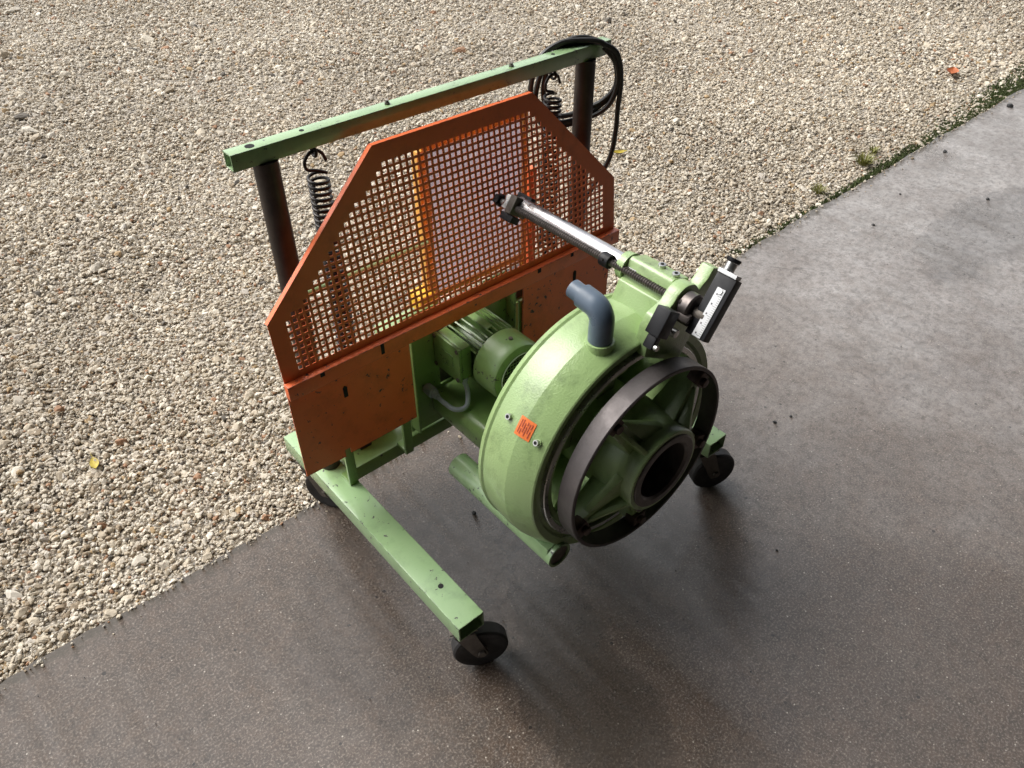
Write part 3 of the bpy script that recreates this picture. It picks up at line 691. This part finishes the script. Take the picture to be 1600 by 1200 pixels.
# ------------------------------------------------------------------ cable hung on the beam
cb = [(.975, -.012, 1.235), (1.015, -.028, 1.190), (1.035, -.022, 1.120), (1.012, .010, 1.070), (.965, .045, 1.045), (.915, .070, 1.030), (.860, .076, 1.045), (.825, .072, 1.090), (.815, .066, 1.150), (.835, .058, 1.215), (.880, .042, 1.257), (.930, .018, 1.2575), (.972, -.010, 1.245),
      (1.008, -.026, 1.205), (1.040, -.028, 1.150), (1.030, -.006, 1.085), (.985, .030, 1.038), (.930, .066, 1.012), (.868, .084, 1.020), (.800, .080, 1.075), (.770, .072, 1.140), (.785, .060, 1.220), (.845, .044, 1.268), (.905, .016, 1.272), (.962, -.012, 1.262),
      (1.006, -.030, 1.210), (1.030, -.034, 1.135), (1.018, -.010, 1.060), (.975, .034, 1.020), (.925, .074, .998), (.862, .090, 1.000), (.812, .086, 1.045), (.795, .078, 1.120), (.812, .064, 1.200), (.860, .050, 1.262), (.915, .022, 1.276), (.968, -.016, 1.258),
      (1.012, -.036, 1.215), (1.036, -.040, 1.140), (1.040, -.034, 1.060), (1.045, -.030, .980), (1.040, -.020, .900), (1.015, .000, .835), (.985, .020, .770), (.965, .050, .690), (.96, .080, .60), (.955, .10, .50), (.94, .09, .36), (.925, .055, .30), (.90, .05, .262)]
cb = [(min(x, .93)+max(0, x-.93)*.82, y, z-(.012 if z > 1.25 else 0)) for x, y, z in cb]
pc = MB().tube(smooth_path(cb, 7), .0076, 10).build('power_cable', 'cable')
tag(pc, 'black rubber power cable coiled over the end of the green top beam', 'cable')

# ------------------------------------------------------------------ small things on the ground
def leaf(x, y, z, L, W, rz, mat, label, curl=.25):
    m = MB(); n = 8; LL = []
    for i in range(n+1):
        u = i/n; wv = W*math.sin(math.pi*min(1, u*.96+.02))**.8*(1-.25*u)
        c_ = (u-.5)*L; h = curl*L*(u-.5)**2
        LL.append([(c_, -wv/2, h+curl*wv*.5), (c_, -wv*.25, h+curl*wv*.12), (c_, 0, h), (c_, wv*.25, h+curl*wv*.12), (c_, wv/2, h+curl*wv*.5)])
    LB = [[(a, b, c_-.0008) for a, b, c_ in l] for l in LL]
    m.loops(LL, False, False, False); m.loops(LB, False, False, False); m.tube([(L*.5, 0, .002), (L*.68, .003, .004), (L*.85, .002, .008)], .0009, 6)
    return tag(m.build('fallen_leaf', mat, None, (x, y, z), rz=rz), label, 'leaf')
leaf(-.572, .763, .004, .060, .034, rad(80), 'leaf_yellow', 'yellow green fallen leaf lying flat on open gravel')
leaf(2.544, 1.2755, .004, .090, .045, rad(-25), 'leaf_yellow', 'curled yellow leaf on gravel below the coiled cable', .5)
leaf(5.209, .6576, .006, .14, .09, rad(20), 'leaf_orange', 'orange brown leaf on gravel near the mossy slab edge', .5)
def tuft(x, y, z, R, H, nb, label):
    m = MB()
    for i in range(nb):
        a = random.uniform(0, 6.28); r = R*random.random()**.6*.6; h = H*random.uniform(.5, 1); b = Vector((r*math.cos(a), r*math.sin(a), 0)); a2 = a+random.uniform(-.7, .7); ln = random.uniform(.3, 1.0)*R
        d = Vector((math.cos(a2), math.sin(a2), 0)); s_ = Vector((-d.y, d.x, 0))*.0022
        p1 = b+d*ln*.4+Vector((0, 0, h*.7)); p2 = b+d*ln+Vector((0, 0, h))
        m.add([b-s_, b+s_, p1+s_*.8, p1-s_*.8, p2], [(0, 1, 2, 3), (3, 2, 4)])
    tag(m.build('grass_tuft', 'grass', None, (x, y, z)), label, 'grass tuft')
tuft(3.504, .3096, -.012, .060, .055, 130, 'largest bushy olive grass tuft in the gravel by the slab edge')
tuft(3.67, .35, -.012, .038, .040, 60, 'small olive grass tuft just behind the bushy largest tuft')
tuft(3.021, .2828, -.012, .050, .038, 80, 'low spread grass tuft in gravel apart from the other two tufts')
# moss along the slab edge: fine tips
m = MB()
for i in range(9000):
    x = random.uniform(2.2, 6.4) if random.random() < .9 else random.uniform(1.2, 6.4)
    wdt = .03+.11*max(0, min(1, (x-3.3)/2.2)); y = EDGE(x)+.012+abs(random.gauss(0, 1))*wdt*.55
    if random.random() > .25+.75*max(0, min(1, (x-3.2)/1.5)): continue
    z = -.016; h = random.uniform(.008, .02); r = random.uniform(.004, .011); a = random.uniform(0, 2)
    m.add([(x+r*math.cos(a+k*2.09), y+r*math.sin(a+k*2.09), z) for k in range(3)] + [(x+random.uniform(-.004, .004), y+random.uniform(-.004, .004), z+h)], [(0, 1, 3), (1, 2, 3), (2, 0, 3)])
tag(m.build('moss', 'moss'), 'dark green moss growing along the gravel edge of the slab', 'moss', kind='stuff')
# dark crumbs and grit on the slab
crumbs = [(4.917, .134, .022), (3.966, .076, .013), (3.59, -.345, .010), (4.142, .20, .008), (.27, -.245, .008), (1.35, -.62, .007), (1.42, -.64, .006), (.88, -.96, .004), (2.9, -.1, .009), (4.3, -.25, .012), (3.3, -.02, .006)]
m = MB()
def crumb(x, y, r, z=0):
    n = 6; LL = []
    for k, (h, q_) in enumerate(((0, .8), (.45, 1), (.85, .55))):
        LL.append([(x+r*q_*random.uniform(.75, 1.25)*math.cos(2*math.pi*i/n+k), y+r*q_*random.uniform(.75, 1.25)*math.sin(2*math.pi*i/n+k), z+.0005+h*r) for i in range(n)])
    m.loops(LL)
for c_ in crumbs: crumb(*c_)
for i in range(150): crumb(random.uniform(-1.2, 4.5), random.uniform(-1.6, .1), random.uniform(.0008, .0020))
tag(m.build('grit', 'debris'), 'scattered dark crumbs and grit lying on the concrete', 'grit', kind='stuff')
m = MB()
for i in range(70):
    x = random.uniform(-1.2, 5); crumb(x, EDGE(x)-abs(random.gauss(0, .03)), random.uniform(.0015, .0045))
tag(m.build('stray_gravel', 'stray'), 'small stray gravel chips spilled along the slab edge', 'gravel', kind='stuff')
